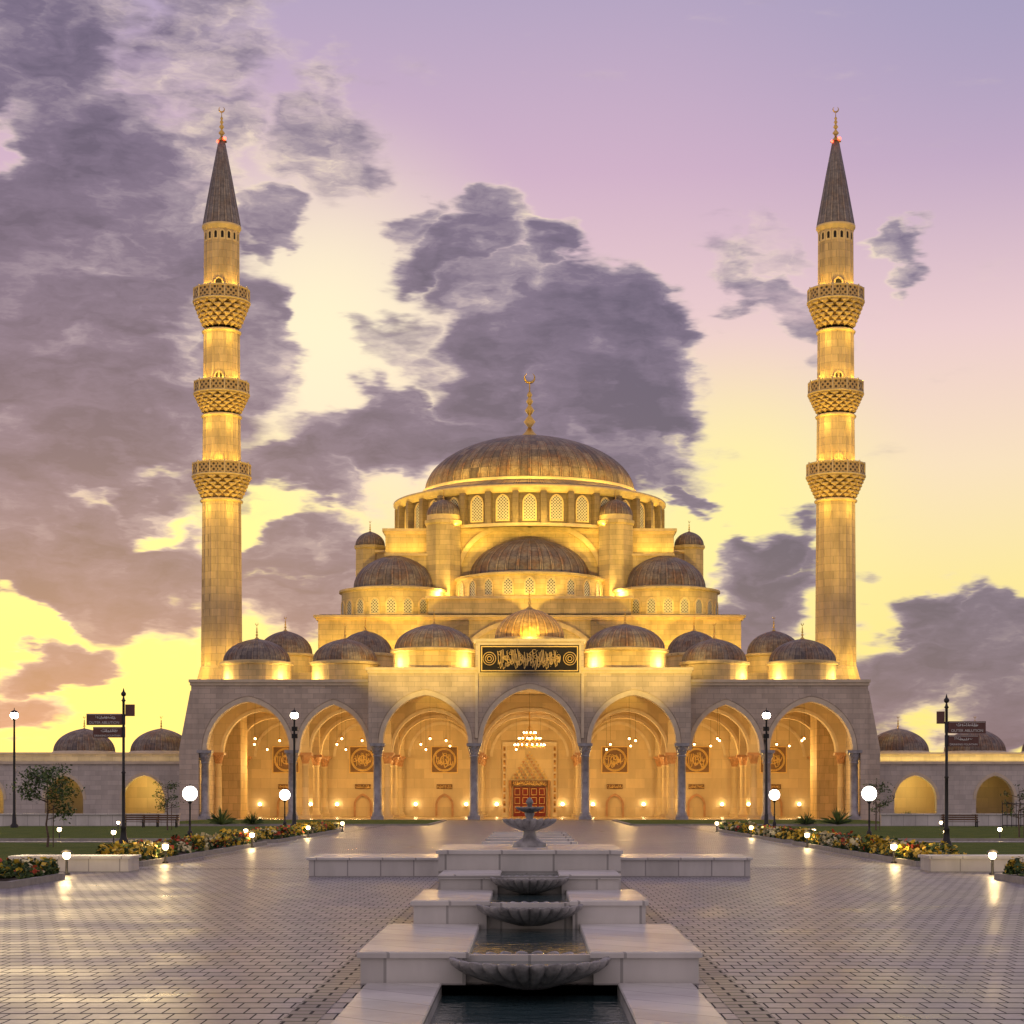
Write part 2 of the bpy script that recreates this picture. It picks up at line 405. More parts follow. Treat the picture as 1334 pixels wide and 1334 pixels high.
def octo(mb,cx,z,r,y):
    box(mb,cx-r,cx+r,y-.1,y,z-r,z+r,'goldpaint')
    box(mb,cx-r*.92,cx+r*.92,y-.14,y-.1,z-r*.92,z+r*.92,'medallion')
    for q in (.84,.76,.3):
        for i in range(28):
            a=2*math.pi*i/28;b=2*math.pi*(i+1)/28
            cyl(mb,(cx+r*q*math.cos(a),y-.16,z+r*q*math.sin(a)),(cx+r*q*math.cos(b),y-.16,z+r*q*math.sin(b)),.06,.06,5,'goldpaint')
    calligraphy(mb,cx-r*.6,cx+r*.5,z-r*.6,z+r*.6,y-.17,.06,'goldpaint',.2)
for cx in (-27.9,-19.1,-9.75,9.75,19.1,27.9):
    octo(D,cx,6.55,1.55,219.9)
    box(D,cx-.9,cx+.9,219.85,219.95,3.2,3.75,'medallion'); calligraphy(D,cx-.8,cx+.7,3.25,3.7,219.83,.03,'goldpaint',.18)
    archband(D,cx,.8,1.3,2.4,219.95,.25,.2,'redmarble'); box(D,cx-1.05,cx-.8,219.75,219.95,.06,1.3,'redmarble'); box(D,cx+.8,cx+1.05,219.75,219.95,.06,1.3,'redmarble')
# main portal: carved frame with pointed muqarnas hood over a red-curtained door
box(D,-3.1,3.1,219.5,219.95,.06,8.6,'trim'); box(D,-2.6,2.6,219.4,219.5,.06,8.1,'inner')
for s in (-1,1):
    for i in range(10): box(D,s*2.75,s*3.0,219.42,219.5,.5+.78*i,1.05+.78*i,'ornament')
for i in range(9):
    w=2.1-.235*i; n=max(9-i,1)
    for j in range(n):
        xx=-w+2*w*(j+.5)/n; za=4.3+.36*i
        D.add([(xx-w/n*.85,219.0+.04*i,za+.3),(xx+w/n*.85,219.0+.04*i,za+.3),(xx,219.1+.04*i,za-.05),(xx-w/n*.85,219.4,za+.3),(xx+w/n*.85,219.4,za+.3)],[(0,1,2),(0,1,4,3),(0,2,3),(1,2,4)],'redmarble' if (i+j)%2 else 'corbel')
box(D,-1.95,1.95,219.0,219.4,3.5,4.2,'medallion'); calligraphy(D,-1.8,1.7,3.55,4.15,218.98,.04,'goldpaint',.2)
box(D,-1.85,-.03,219.2,219.4,.06,3.4,'reddoor'); box(D,.03,1.85,219.2,219.4,.06,3.4,'reddoor')
for x in (-1.4,-.5,.5,1.4):
    for z in (.5,1.5,2.5): 
        box(D,x-.3,x+.3,219.15,219.2,z,z+.05,'goldpaint'); box(D,x-.3,x+.3,219.15,219.2,z+.70,z+.75,'goldpaint'); box(D,x-.3,x-.26,219.15,219.2,z+.05,z+.70,'goldpaint'); box(D,x+.26,x+.3,219.15,219.2,z+.05,z+.70,'goldpaint')
for x in (-2.2,2.2): cyl(D,(x,219.2,.06),(x,219.2,4.2),.17,.17,12,'redmarble')
D.build('portal_and_wall_panels',mosque)
L=MB()
for i,(a,b) in enumerate(zip(BX[:-1],BX[1:])):
    cx=(a+b)/2
    for j,y in enumerate((195.5,205.5,215.5)):
        if i==3 and j==1: continue
        for dx,dz in ((0,0),) if j==0 else ((-1.5,0),(1.2,.4)):
            z=8.2+dz-(j*.3); cyl(L,(cx+dx,y,z),(cx+dx,y,12.9),.012,.012,5,'black'); ball(L,(cx+dx,y,z),.11,'pendant',8)
            revolve(L,[(.2,z+.1),(.17,z+.22),(.05,z+.3)],cx+dx,y,10,'gold')
    for y,P in ((194.5,650),(210,950)): point('portico_light',(cx,y,5.8),P,INW,.4,mosque)
    for dx in (-2.9,2.9):
        if i==3: dx*=1.3
        box(L,cx+dx-.14,cx+dx+.14,219.6,219.9,1.2,1.3,'gold'); ball(L,(cx+dx,219.6,1.45),.17,'warmlamp',8)
for k,(r,z,n) in enumerate(((1.6,7.7,18),(1.15,8.4,14),(.65,9.0,9))):
    for i in range(n):
        a=2*math.pi*i/n;b=2*math.pi*(i+1)/n
        cyl(L,(r*math.cos(a),205+r*math.sin(a),z),(r*math.cos(b),205+r*math.sin(b),z),.05,.05,5,'gold')
        cyl(L,(r*math.cos(a),205+r*math.sin(a),z),(0,205,z+.9),.02,.02,4,'gold')
        ball(L,(r*math.cos(a),205+r*math.sin(a),z+.14),.08,'warmlamp',6); cyl(L,(r*math.cos(a),205+r*math.sin(a),z-.28),(r*math.cos(a),205+r*math.sin(a),z+.05),.02,.05,6,'gold')
cyl(L,(0,205,7.6),(0,205,12.9),.05,.05,6,'gold')
L.build('pendant_lamps_and_chandelier',mosque)
RD=MB()
def roofdome(mb,cx,cy,R,zb,H,z0,kd='lead',ribs=32,seg=128,fh=1.7):
    revolve(mb,[(R*1.06,z0),(R*1.06,zb-.45),(R*1.13,zb-.35),(R*1.13,zb-.12),(R*1.03,zb),(R*1.0,zb)],cx,cy,32,'hall',smooth=False)
    revolve(mb,domeprof(R,H,zb),cx,cy,seg,kd,ribs=ribs,amp=.03)
    finial(mb,cx,cy,zb+H,fh)
FD=MB()
def floodfix(x,y,z):
    box(FD,x-.18,x+.18,y-.12,y+.12,z,z+.22,'black'); box(FD,x-.15,x+.15,y-.08,y+.08,z+.221,z+.26,'flood')
def drumlights(cx,cy,R,z,P=55,angs=(-52,52)):
    for a in angs:
        x=cx+(R+.75)*math.sin(R_(a)); y=cy-(R+.75)*math.cos(R_(a))
        point('drum_floodlight',(x,y,z+.7),P,(1,.74,.26),.1,mosque); floodfix(x,y,z)
for s in (-1,1):
    for X,R in ((27.7,3.3),(18.75,3.2)):
        roofdome(RD,s*X,195,R,16.0,2.35,13.5); drumlights(s*X,195,R*1.06,13.6,210)
        roofdome(RD,s*(X-.35),215,2.95,18.3,2.6,15.9)
    point('roof_floodlight',(s*22.9,210.0,17.2),300,WARM,.2,mosque)
    roofdome(RD,s*9.6,193,3.9,17.1,2.55,14.4); drumlights(s*9.6,193,4.1,14.8,280)
roofdome(RD,0,193.5,3.4,18.2,3.1,14.4,'leadgold',24,96,2.2)
point('drum_floodlight',(0,189.2,18.2),300,WARM,.15,mosque)
RD.build('roof_domes',mosque)
H=MB()
for s in (-1,1): box(H,s*8,s*32,210.5,220.5,13.5,15.9,'hall')
box(H,-24.4,24.4,221.5,272,13,22.7,'hall'); box(H,-24.9,24.9,221.0,272.4,23.0,23.25,'hallt'); box(H,-24.65,24.65,221.25,272.2,22.7,23.0,'hallt'); box(H,-24.3,24.3,222,272,23.25,23.4,'lead')
box(H,-11.7,11.7,221.1,232,23.4,25.1,'hall'); box(H,-12,12,220.8,232,25.1,25.4,'hallt')
archband(H,0,9.5,13.5,22.3,221.5,.5,.2,'hallt')
for s in (-1,1):
    H.add([(s*7,220.9,22.6),(s*13.5,220.9,19.5),(s*13.5,220.9,18.9),(s*7,220.9,18.9),(s*7,221.5,22.6),(s*13.5,221.5,19.5)],[(0,1,2,3),(0,1,5,4)],'darkstone')
box(H,-17.4,17.4,231.6,262,23.4,34.0,'hall'); box(H,-17.75,17.75,231.25,262.3,34.3,34.65,'hallt')
box(H,-17.55,17.55,231.45,262.2,34.0,34.3,'hallt')
archband(H,0,8.4,28.6,34.0,231.6,.6,.45,'hallt')
for s in (-1,1):
    box(H,s*17.4,s*19.6,238,243,23.4,32.6,'hall'); box(H,s*17.41,s*19.75,237.8,243.2,32.6,32.9,'hallt')
    revolve(H,[(1.85,23.4),(1.85,33.1),(2.05,33.25),(2.05,33.55),(1.8,33.65)],s*19.9,239.5,8,'hall',smooth=False,a0=R_(22.5))
    revolve(H,domeprof(1.8,1.75,33.65),s*19.9,239.5,64,'lead16',ribs=16,amp=.03); finial(H,s*19.9,239.5,35.35,1.5)
    revolve(H,[(2.2,25),(2.2,34.9),(2.4,35.05),(2.4,35.4),(2.1,35.5)],s*10.35,231.0,8,'hall',smooth=False,a0=R_(22.5))
    revolve(H,[(2.02,35.5),(2.0,36.1)],s*10.35,231.0,24,'hallt')
    revolve(H,domeprof(2.0,2.0,36.1),s*10.35,231.0,64,'lead16',ribs=16,amp=.03); finial(H,s*10.35,231.0,38.05,1.4)
    box(H,s*12.2,s*17.4,230.2,231.6,27,31.2,'hall'); box(H,s*12.2,s*17.4,230.0,231.55,31.2,31.45,'hallt')
def semidome(cx,cy,Rd,zb,Hd,Rw,z0,z1,nang,wh,ww,step):
    revolve(H,[(Rw,z0),(Rw,z1-.35),(Rw+.3,z1-.25),(Rw+.3,z1),(Rw,z1+.05),(Rd,zb)],cx,cy,64,'hall',smooth=False)
    revolve(H,domeprof(Rd,Hd,zb),cx,cy,160,'lead',ribs=32,amp=.02)
    for i in range(-nang,nang+1):
        a=R_(step*i); window(H,cx+Rw*math.sin(a),cy-Rw*math.cos(a),z0+.45,ww,wh,a,'hallt')
semidome(0,231,7.1,28.75,4.7,8.8,25.4,28.35,5,1.8,1.0,16.4)
for s in (-1,1): semidome(s*16.2,231,4.9,27.3,4.1,6.4,23.4,26.95,4,1.7,.95,17.5)
H.build('prayer_hall',mosque)
G=MB()
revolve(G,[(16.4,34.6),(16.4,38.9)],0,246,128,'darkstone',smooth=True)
revolve(G,[(17.3,34.6),(17.3,35.0),(16.5,35.1)],0,246,128,'hallt')
revolve(G,[(16.6,38.7),(17.1,38.9),(17.1,39.2),(17.4,39.35),(17.4,39.6),(16.9,39.65)],0,246,128,'hallt')
revolve(G,[(16.9,39.65),(13.75,40.8)],0,246,128,'leadmain')
revolve(G,[(13.75,40.8),(13.75,41.15),(13.3,41.2)],0,246,128,'hallt')
nw=32
for i in range(nw):
    a=2*math.pi*i/nw
    window(G,16.45*math.sin(a),246-16.45*math.cos(a),35.5,1.35,2.9,a,'hallt')
    a=2*math.pi*(i+.5)/nw; ca,sa=math.cos(a),math.sin(a)
    vs=[]
    for (x,y) in ((-.35,.3),(.35,.3),(.35,-.75),(-.35,-.75)):
        for z in (35.0,38.8): vs.append(((16.5-y)*sa+x*ca,246-(16.5-y)*ca+x*sa,z))
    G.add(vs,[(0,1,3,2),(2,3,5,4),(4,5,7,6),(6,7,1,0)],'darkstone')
revolve(G,domeprof(13.3,7.4,41.2,24),0,246,256,'leadmain',ribs=64,amp=.008)
finial(G,0,246,48.5,8.6)
G.build('main_dome',mosque)
for s in (-1,1):
    area('hall_wall_washer',(s*17,219.3,16.3),(0,.25,1),14,.3,1500,WARM,mosque)
    area('exedra_washer',(s*18,222.6,23.7),(0,.55,1),11,.3,270,WARM,mosque)
    area('body_washer',(s*14.8,229.4,27.6),(0,.25,1),5,.3,260,WARM,mosque)
    area('shoulder_washer',(s*15,230.6,31.7),(0,.3,1),4.5,.2,90,WARM,mosque)
    point('turret_floodlight',(s*21.5,236.5,25.5),450,WARM,.3,mosque)
    point('turret_floodlight',(s*10.35,227.2,26.4),420,(1,.72,.2),.2,mosque); floodfix(s*10.35,226.5,25.5)
    area('tympanum_washer',(s*5.5,230.2,32.0),(0,.3,1),5,.3,100,WARM,mosque)
area('semidrum_washer',(0,221.3,25.6),(0,.5,1),15,.3,190,WARM,mosque)
for i in range(-2,3):
    a=R_(36*i)
    o=area('drum_uplight',(18.5*math.sin(a),246-18.5*math.cos(a),34.8),(0,0,1),10,.3,450,WARM,mosque)
    o.rotation_euler=(Matrix.Rotation(a,4,'Z')@Vector((0,.25,1)).to_track_quat('-Z','Y').to_matrix().to_4x4()).to_euler()
    o=area('dome_uplight',(16.1*math.sin(a),246-16.1*math.cos(a),40.3),(0,0,1),8,.2,430,WARM,mosque)
    o.rotation_euler=(Matrix.Rotation(a,4,'Z')@Vector((0,.8,1)).to_track_quat('-Z','Y').to_matrix().to_4x4()).to_euler()
area('front_roof_washer',(0,218,17),(0,.3,1),14,.3,600,WARM,mosque)
FD.build('roof_floodlights',mosque)
# ============================================================ MINARETS
def minaret(cx,cy):
    e=empty('minaret'); mb=MB()
    def shaft(z0,z1,r0,r1): revolve(mb,[(r0,z0),(r0*.998,z0+.01),(r1,z1)],cx,cy,64,'minaret',ribs=16,amp=.06,smooth=False)
    def ring(z,r): revolve(mb,[(r*.9,z-.2),(r*1.1,z-.1),(r*1.13,z+.05),(r*1.05,z+.2),(r*.9,z+.25)],cx,cy,48,'hallt')
    box(mb,cx-2.4,cx+2.4,cy-2.4,cy+2.4,0,14.6,'minaret')
    revolve(mb,[(2.75,14.6),(2.3,16.2),(2.1,16.4)],cx,cy,16,'minaret',smooth=False)
    shaft(14.6,34.0,2.12,1.98); ring(34.1,2.05)
    def gallery(z0,z1,z2,ri,ro):
        n=6
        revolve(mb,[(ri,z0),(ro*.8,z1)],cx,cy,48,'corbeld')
        for i in range(n):
            t=(i+1)/n; r=ri+(ro-ri)*(t**.85); rb=ri+(ro-ri)*((i/n)**.85)*.98; za=z0+(z1-z0)*i/n; zb=z0+(z1-z0)*t
            m=16
            for j in range(m):
                a=2*math.pi*(j+.5*(i%2))/m; da=math.pi/m*.72
                def q(rr,aa,z): return (cx+rr*math.sin(aa),cy-rr*math.cos(aa),z)
                zt=zb-.04
                vs=[q(rb*.94,a,za-.08),q(r*1.02,a-da,za+(zt-za)*.6),q(r*1.02,a+da,za+(zt-za)*.6),q(r*1.02,a-da,zt),q(r*1.02,a+da,zt),q(rb*.88,a-da,zt),q(rb*.88,a+da,zt),q(rb*.88,a-da,za+(zt-za)*.5),q(rb*.88,a+da,za+(zt-za)*.5)]
                mb.add(vs,[(0,2,1),(1,2,4,3),(3,4,6,5),(0,1,7),(0,8,2),(1,3,5,7),(2,8,6,4)],'corbel')
        revolve(mb,[(ro*.85,z1-.02),(ro*1.05,z1+.05),(ro*1.05,z1+.22),(ri*.9,z1+.24)],cx,cy,48,'hallt')
        seg=24; uv=[];vs=[]
        for j in range(seg+1):
            a=2*math.pi*j/seg
            for z in (z1+.22,z2-.15):
                vs.append((cx+ro*math.sin(a),cy-ro*math.cos(a),z)); uv.append((a*ro,z))
        mb.add(vs,[(2*j,2*j+2,2*j+3,2*j+1) for j in range(seg)],'parapet',uv)
        revolve(mb,[(ro*.97,z2-.18),(ro*1.03,z2-.15),(ro*1.03,z2),(ro*.97,z2)],cx,cy,48,'hallt')
        for j in range(12):
            a=2*math.pi*(j+.5)/12; cyl(mb,(cx+ro*1.01*math.sin(a),cy-ro*1.01*math.cos(a),z1+.2),(cx+ro*1.01*math.sin(a),cy-ro*1.01*math.cos(a),z2+.12),.09,.09,6,'hallt')
        for a in (-55,0,55):
            a=R_(a); rr=(ri+ro)/2+.25
            point('gallery_uplight',(cx+rr*math.sin(a),cy-rr*math.cos(a),z1+1.2),170,WARM,.12,e)
        for a in (-35,35):
            a=R_(a); point('corbel_uplight',(cx+(ri+1.2)*math.sin(a),cy-(ri+1.2)*math.cos(a),z0-1.3),110,WARM,.12,e)
    gallery(34.4,36.6,38.1,2.05,3.06)
    shaft(36.8,43.1,1.98,1.92); ring(43.2,1.95)
    gallery(43.6,45.5,46.9,1.95,2.88)
    shaft(45.7,52.2,1.9,1.85); ring(52.3,1.88)
    gallery(52.8,55.4,56.9,1.88,2.95)
    shaft(55.6,63.2,1.83,1.8)
    revolve(mb,[(1.8,63.1),(1.95,63.2),(1.95,63.4),(2.1,63.5),(2.1,63.75),(1.95,63.8)],cx,cy,48,'hallt')
    for j in range(16):
        a=2*math.pi*(j+.5)/16; window(mb,cx+1.8*math.sin(a),cy-1.8*math.cos(a),62.1,.3,.75,a,'hallt','blackpanel',.05)
    for z in (38.4,47.1,57.1): window(mb,cx,cy-1.9,z-1.2,.7,1.8,0,'minaret','blackpanel',.1)
    revolve(mb,[(1.98,63.8),(1.9,64.3),(1.15,68.6),(.36,72.9),(.12,73.4)],cx,cy,64,'leadspire',ribs=16,amp=.05)
    finial(mb,cx,cy,73.0,3.9)
    ball(mb,(cx+.35,cy-.2,73.2),.2,'redlamp',8); ball(mb,(cx-.4,cy-.2,72.9),.15,'redlamp',8)
    point('beacon_light',(cx,cy-1.0,73.3),8,(1,.08,.03),.1,e)
    for dx in (-1,1): point('minaret_base_floodlight',(cx+dx*2.8,cy-3.4,16.4),480,WARM,.3,e)
    mb.build('shaft_and_galleries',e)
    return e
minaret(-33.2,207); minaret(33.0,207)
# ============================================================ WINGS
M['wingw']=stone('wing_stone',(.64,.58,.52))
def wing(s):
    e=empty('ablution_building'); mb=MB()
    xs=[40.2,48.5,57,65.5]
    arcs=sorted([(s*x,2.2 if i!=1 else 2.0,2.0,4.5) for i,x in enumerate(xs)])
    a0,a1=sorted((s*33.6,s*72)); archwall(mb,a0,a1,5.7,arcs,200,200.9,'wingw',zs=0)
    for c in arcs: archband(mb,c[0],c[1],c[2],c[3],200,.3,.08,'trim')
    box(mb,s*33.55,s*72,199.8,201,5.7,5.95,'trim'); box(mb,a0,a1,206,207,0,5.7,'inner'); box(mb,a0,a1,200.9,206,5.1,5.55,'wingw')
    for i,x in enumerate(xs):
        c=s*(x+4.1); box(mb,c-.2,c+.2,200.9,206,0,5.1,'inner')
        point('arch_light',(s*x,203,3.4),[300,50,150,160][i],(1,.7,.2),.2,e)
    box(mb,s*35.2,s*72,201.6,207,5.71,6.75,'wingw'); box(mb,s*35.1,s*72,201.4,207.1,6.75,6.95,'trim')
    for x in ((39.3,47.5,55.8,64) if s>0 else (39.3,47.5,66)):
        revolve(mb,[(3.35,6.9),(3.35,7.05),(3.2,7.15)],s*x,204.8,32,'trim')
        revolve(mb,domeprof(3.15,2.5,7.1),s*x,204.8,96,'lead',ribs=32,amp=.03); finial(mb,s*x,204.8,9.5,1.5)
    area('parapet_light',(s*53,201.2,6.0),(0,.2,1),34,.15,240 if s>0 else 60,WARM,e)
    mb.build('walls_and_domes',e)
wing(-1); wing(1)
# ============================================================ GROUND
g=MB(); g.add([(-2500,-300,-.4),(2500,-300,-.4),(2500,4000,-.4),(-2500,4000,-.4)],[(0,1,2,3)],'sand',[(0,0)]*4); g.build('ground')
p=MB()
def sheet(mb,x0,x1,y0,y1,z,k): 
    x0,x1=min(x0,x1),max(x0,x1); mb.add([(x0,y0,z),(x1,y0,z),(x1,y1,z),(x0,y1,z)],[(0,1,2,3)],k)
sheet(p,-90,-1.86,-10,200,0,'pave'); sheet(p,1.86,90,-10,200,0,'pave'); sheet(p,-1.86,1.86,21.9,200,0,'pave')
for s in (-1,1):
    sheet(p,s*2.02,s*2.38,-10,52,.004,'paveborder'); sheet(p,s*11.2,s*11.7,60,180,.004,'paveborder')
sheet(p,-90,-2.4,57.5,58.2,.005,'paveborder'); sheet(p,2.4,90,57.5,58.2,.005,'paveborder')
p.build('plaza_pavement')
def lawn(x0,x1,y0,y1):
    mb=MB(); box(mb,x0,x1,y0,y1,-.1,.1,'grass')
    box(mb,x0-.2,x0,y0-.2,y1+.2,-.1,.13,'kerb'); box(mb,x1,x1+.2,y0-.2,y1+.2,-.1,.13,'kerb')
    box(mb,x0,x1,y0-.2,y0,-.1,.13,'kerb'); box(mb,x0,x1,y1,y1+.2,-.1,.13,'kerb')
    mb.build('lawn')
for s in (-1,1):
    for (a,b,y0,y1) in ((13.9,38,60,88),(15,38,96,140),(8,31,150,181),(41,75,62,150)):
        x0,x1=sorted((s*a,s*b)); lawn(x0,x1,y0,y1)
def bed(name,x0,x1,y0,y1,h,n,fl=.16,size=.1,seed=1):
    x0,x1=min(x0,x1),max(x0,x1)
    r=random.Random(seed); mb=MB()
    box(mb,x0,x1,y0,y1,-.1,.12,'soil')
    box(mb,x0-.15,x0,y0-.15,y1+.15,-.1,.16,'kerb'); box(mb,x1,x1+.15,y0-.15,y1+.15,-.1,.16,'kerb'); box(mb,x0,x1,y0-.15,y0,-.1,.16,'kerb')
    clumps=[(r.uniform(x0,x1),r.uniform(y0,y1),r.uniform(.35,.8),r.uniform(.5,1.1),r.random()) for _ in range(int((x1-x0)*(y1-y0)*1.6))]
    for _ in range(n):
        c=r.choice(clumps); a=r.uniform(0,6.28); q=math.sqrt(r.random())
        x=min(max(c[0]+c[2]*q*math.cos(a),x0),x1); y=c[1]+c[2]*q*math.sin(a); z=.12+h*c[3]*math.sqrt(max(1-q*q,0.03))*r.uniform(.55,1)
        s_=size*r.uniform(.6,1.3); u=Vector((r.uniform(-1,1),r.uniform(-1,1),r.uniform(-.6,.6))).normalized()*s_
        w=u.cross(Vector((r.uniform(-1,1),r.uniform(-1,1),r.uniform(-1,1)))).normalized()*s_*.5
        P=Vector((x,y,z)); t=r.random()
        k='leafd' if t<.45 else 'leafl'
        if t>1-fl*(.4+1.2*c[4]): k='flowr' if c[4]<.2 else ('flowo' if c[4]>.85 else 'flowy'); u=u*.8; w=w*1.5; P.z+=.05
        mb.add([P-u,P+w,P+u,P-w],[(0,1,2,3)],k)
    mb.build(name)
for s in (-1,1):
    bed('flower_bed',s*12.2,s*13.7,60,88,.55,8500,.36,.11,5+s); bed('flower_bed',s*12.2,s*13.7,92,124,.5,6500,.38,.14,8+s)
    bed('ground_cover_bed',s*12.4,s*17,45.5,50.5,.45,9000,.2,.09,11+s)
    mb=MB(); box(mb,s*11.6,s*15,55.5,57,0,.38,'wmarble'); a,b=sorted((s*11.6,s*15)); box(mb,a-.06,b+.06,55.44,57.06,.38,.46,'wmarble'); mb.build('low_stone_wall')
    mb=MB(); box(mb,s*26,s*50,142,142.6,0,.9,'wmarble'); a,b=sorted((s*26,s*50)); box(mb,a-.08,b+.08,141.9,142.7,.9,1.0,'wmarble'); mb.build('low_garden_wall')
# ============================================================ FOUNTAIN
fo=empty('cascade_fountain'); T=MB()
def bbox(x0,x1,y0,y1,z0,z1,k,c=.015):
    x0,x1=min(x0,x1),max(x0,x1)
    vs=[(x0,y0,z0),(x1,y0,z0),(x1,y1,z0),(x0,y1,z0),(x0,y0,z1-c),(x1,y0,z1-c),(x1,y1,z1-c),(x0,y1,z1-c),(x0+c,y0+c,z1),(x1-c,y0+c,z1),(x1-c,y1-c,z1),(x0+c,y1-c,z1)]
    T.add(vs,[(0,1,5,4),(1,2,6,5),(2,3,7,6),(3,0,4,7),(4,5,9,8),(5,6,10,9),(6,7,11,10),(7,4,8,11),(8,9,10,11),(3,2,1,0)],k)
def cap(x0,x1,y0,y1,z0,z1,o=.04):
    x0,x1=min(x0,x1),max(x0,x1)
    box(T,x0,x1,y0,y1,z0,z1-.07,'wmarble'); bbox(x0-o,x1+o,y0-o,y1-.003,z1-.07,z1,'wmarble')
for s in (-1,1):
    bbox(s*1.0,s*1.86,-6,21.86,-.4,.03,'wmarble')
    cap(s*.73,s*1.93,21.9,26.8,0,.38); cap(s*.6,s*1.62,26.8,30,.2,.705); cap(s*.5,s*1.39,30,32,.3,.94)
box(T,-1.0,1.0,-6,21.9,-.42,-.3,'wmarble')
box(T,-.73,.73,22.05,26.8,0,.22,'wmarble'); box(T,-.73,.73,22.05,22.2,.22,.33,'wmarble')
box(T,-.6,.6,26.95,30,.1,.55,'wmarble'); box(T,-.6,.6,26.95,27.1,.55,.66,'wmarble')
box(T,-.5,.5,30.15,32,.1,.8,'wmarble'); box(T,-.5,.5,30.15,30.3,.8,.9,'wmarble')
cap(-1.52,1.52,32,36,0,1.27)
box(T,-.86,.86,36,50,0,1.2,'wmarble')
for i in range(5): box(T,-.92,.92,37+2.7*i,37.5+2.7*i,1.2,1.29,'wmarble')
for s in (-1,1): cap(s*1.65,s*6.0,52.2,55.9,0,.52,.06)
box(T,-1.55,1.55,52.2,55.9,0,.5,'wmarble')
T.build('tiers',fo)
W=MB()
sheet(W,-1.0,1.0,-6,21.9,-.12,'water'); sheet(W,-.73,.73,22.2,26.8,.31,'water'); sheet(W,-.6,.6,27.1,30,.64,'water'); sheet(W,-.5,.5,30.3,32,.88,'water')
W.build('channel_water',fo)
B=MB()
def bowl(cx,cy,R,zr,dp,lobes=24):
    seg=lobes*6; prof=[(.22,0),(.35,.1),(.62,.32),(.86,.62),(.97,.85),(1.0,.96),(.985,1.0),(.93,.98),(.88,.86),(.6,.7),(.001,.66)]
    vs=[]
    for i,(r,t) in enumerate(prof):
        for j in range(seg+1):
            a=2*math.pi*j/seg; sn=abs(math.sin(lobes*a/2)); m=1-(.13 if i<8 else .05)*(1-sn**.6)*(1 if i>0 else .3)
            z=zr-dp+dp*t+(dp*.10*sn if 4<i<8 else 0)
            vs.append((cx+R*r*m*math.sin(a),cy-R*r*m*math.cos(a),z))
    fs=[]
    for i in range(len(prof)-1):
        for j in range(seg):
            a=i*(seg+1)+j; fs.append((a,a+1,a+seg+2,a+seg+1))
    B.add(vs,fs,'carved',None,True)
    n=32; B.add([(cx+R*.84*math.sin(2*math.pi*j/n),cy-R*.84*math.cos(2*math.pi*j/n),zr-dp*.12) for j in range(n)],[tuple(range(n))],'water')
bowl(0,21.75,.92,.30,.32,28); bowl(0,26.65,.75,.635,.27,28); bowl(0,29.85,.62,.885,.24,28)
bowl(0,34,.49,1.75,.2,20); bowl(0,34,.25,1.97,.1,14)
revolve(B,[(.3,1.27),(.3,1.34),(.2,1.38),(.13,1.44),(.11,1.53),(.14,1.6)],0,34,20,'carved')
revolve(B,[(.09,1.68),(.06,1.78),(.09,1.86),(.05,1.9)],0,34,16,'carved')
revolve(B,[(.06,1.93),(.04,2.02),(.07,2.05),(.05,2.1),(.02,2.14),(.001,2.15)],0,34,16,'carved')
B.build('scalloped_bowls',fo)
# ============================================================ STREET FURNITURE
def globe_lamp(x,y):
    mb=MB(); revolve(mb,[(.22,0),(.22,.12),(.15,.2),(.12,.42),(.14,.5),(.06,.58),(.05,1.0),(.07,1.03),(.045,1.08),(.04,1.85),(.08,1.9),(.12,1.98),(.12,2.04)],x,y,14,'black')
    for a in range(4):
        t=math.pi/2*a; cyl(mb,(x+.13*math.cos(t),y+.13*math.sin(t),.03),(x+.3*math.cos(t),y+.3*math.sin(t),.03),.06,.03,5,'black')
    ball(mb,(x,y,2.36),.36,'globe',20); revolve(mb,[(.06,2.71),(.03,2.78),(.001,2.84)],x,y,8,'black')
    mb.build('globe_lamp')
for s in (-1,1):
    for y in (93,129): globe_lamp(s*16.45,y)
def street_lamp(x,y,h=7.8,flood=False):
    e=empty('street_lamp')
    mb=MB(); revolve(mb,[(.28,0),(.28,.25),(.16,.4),(.13,1.0),(.1,1.1),(.085,h*.6),(.06,h-.3),(.1,h-.25),(.14,h-.15)],x,y,14,'black')
    revolve(mb,[(.14,h-.15),(.25,h-.05),(.28,h+.1),(.2,h+.25)],x,y,14,'whitelamp'); revolve(mb,[(.3,h+.25),(.2,h+.37),(.03,h+.45),(.02,h+.6),(.001,h+.61)],x,y,14,'black')
    s=1 if x>0 else -1
    if flood:  # floodlight heads added to this post to wash minarets and hall
        for dz in (-1.0,-1.5):
            box(mb,x-.2,x+.2,y+.1,y+.35,h+dz,h+dz+.3,'black'); box(mb,x-.16,x+.16,y+.351,y+.36,h+dz+.04,h+dz+.26,'flood')
        spot('added_minaret_flood',(x,y+.6,h-.8),(s*33.1,207,48),145000,17,WARM,e,.4)
        spot('added_hall_flood',(x,y+.6,h-1.3),(s*4,231,34.5),145000,12.5,WARM,e,.55)
    mb.build('post_and_lantern',e)
for x,y,f in ((-16.3,133,True),(16.4,133,True),(-35.7,133,False)): street_lamp(x,y,7.8,f)
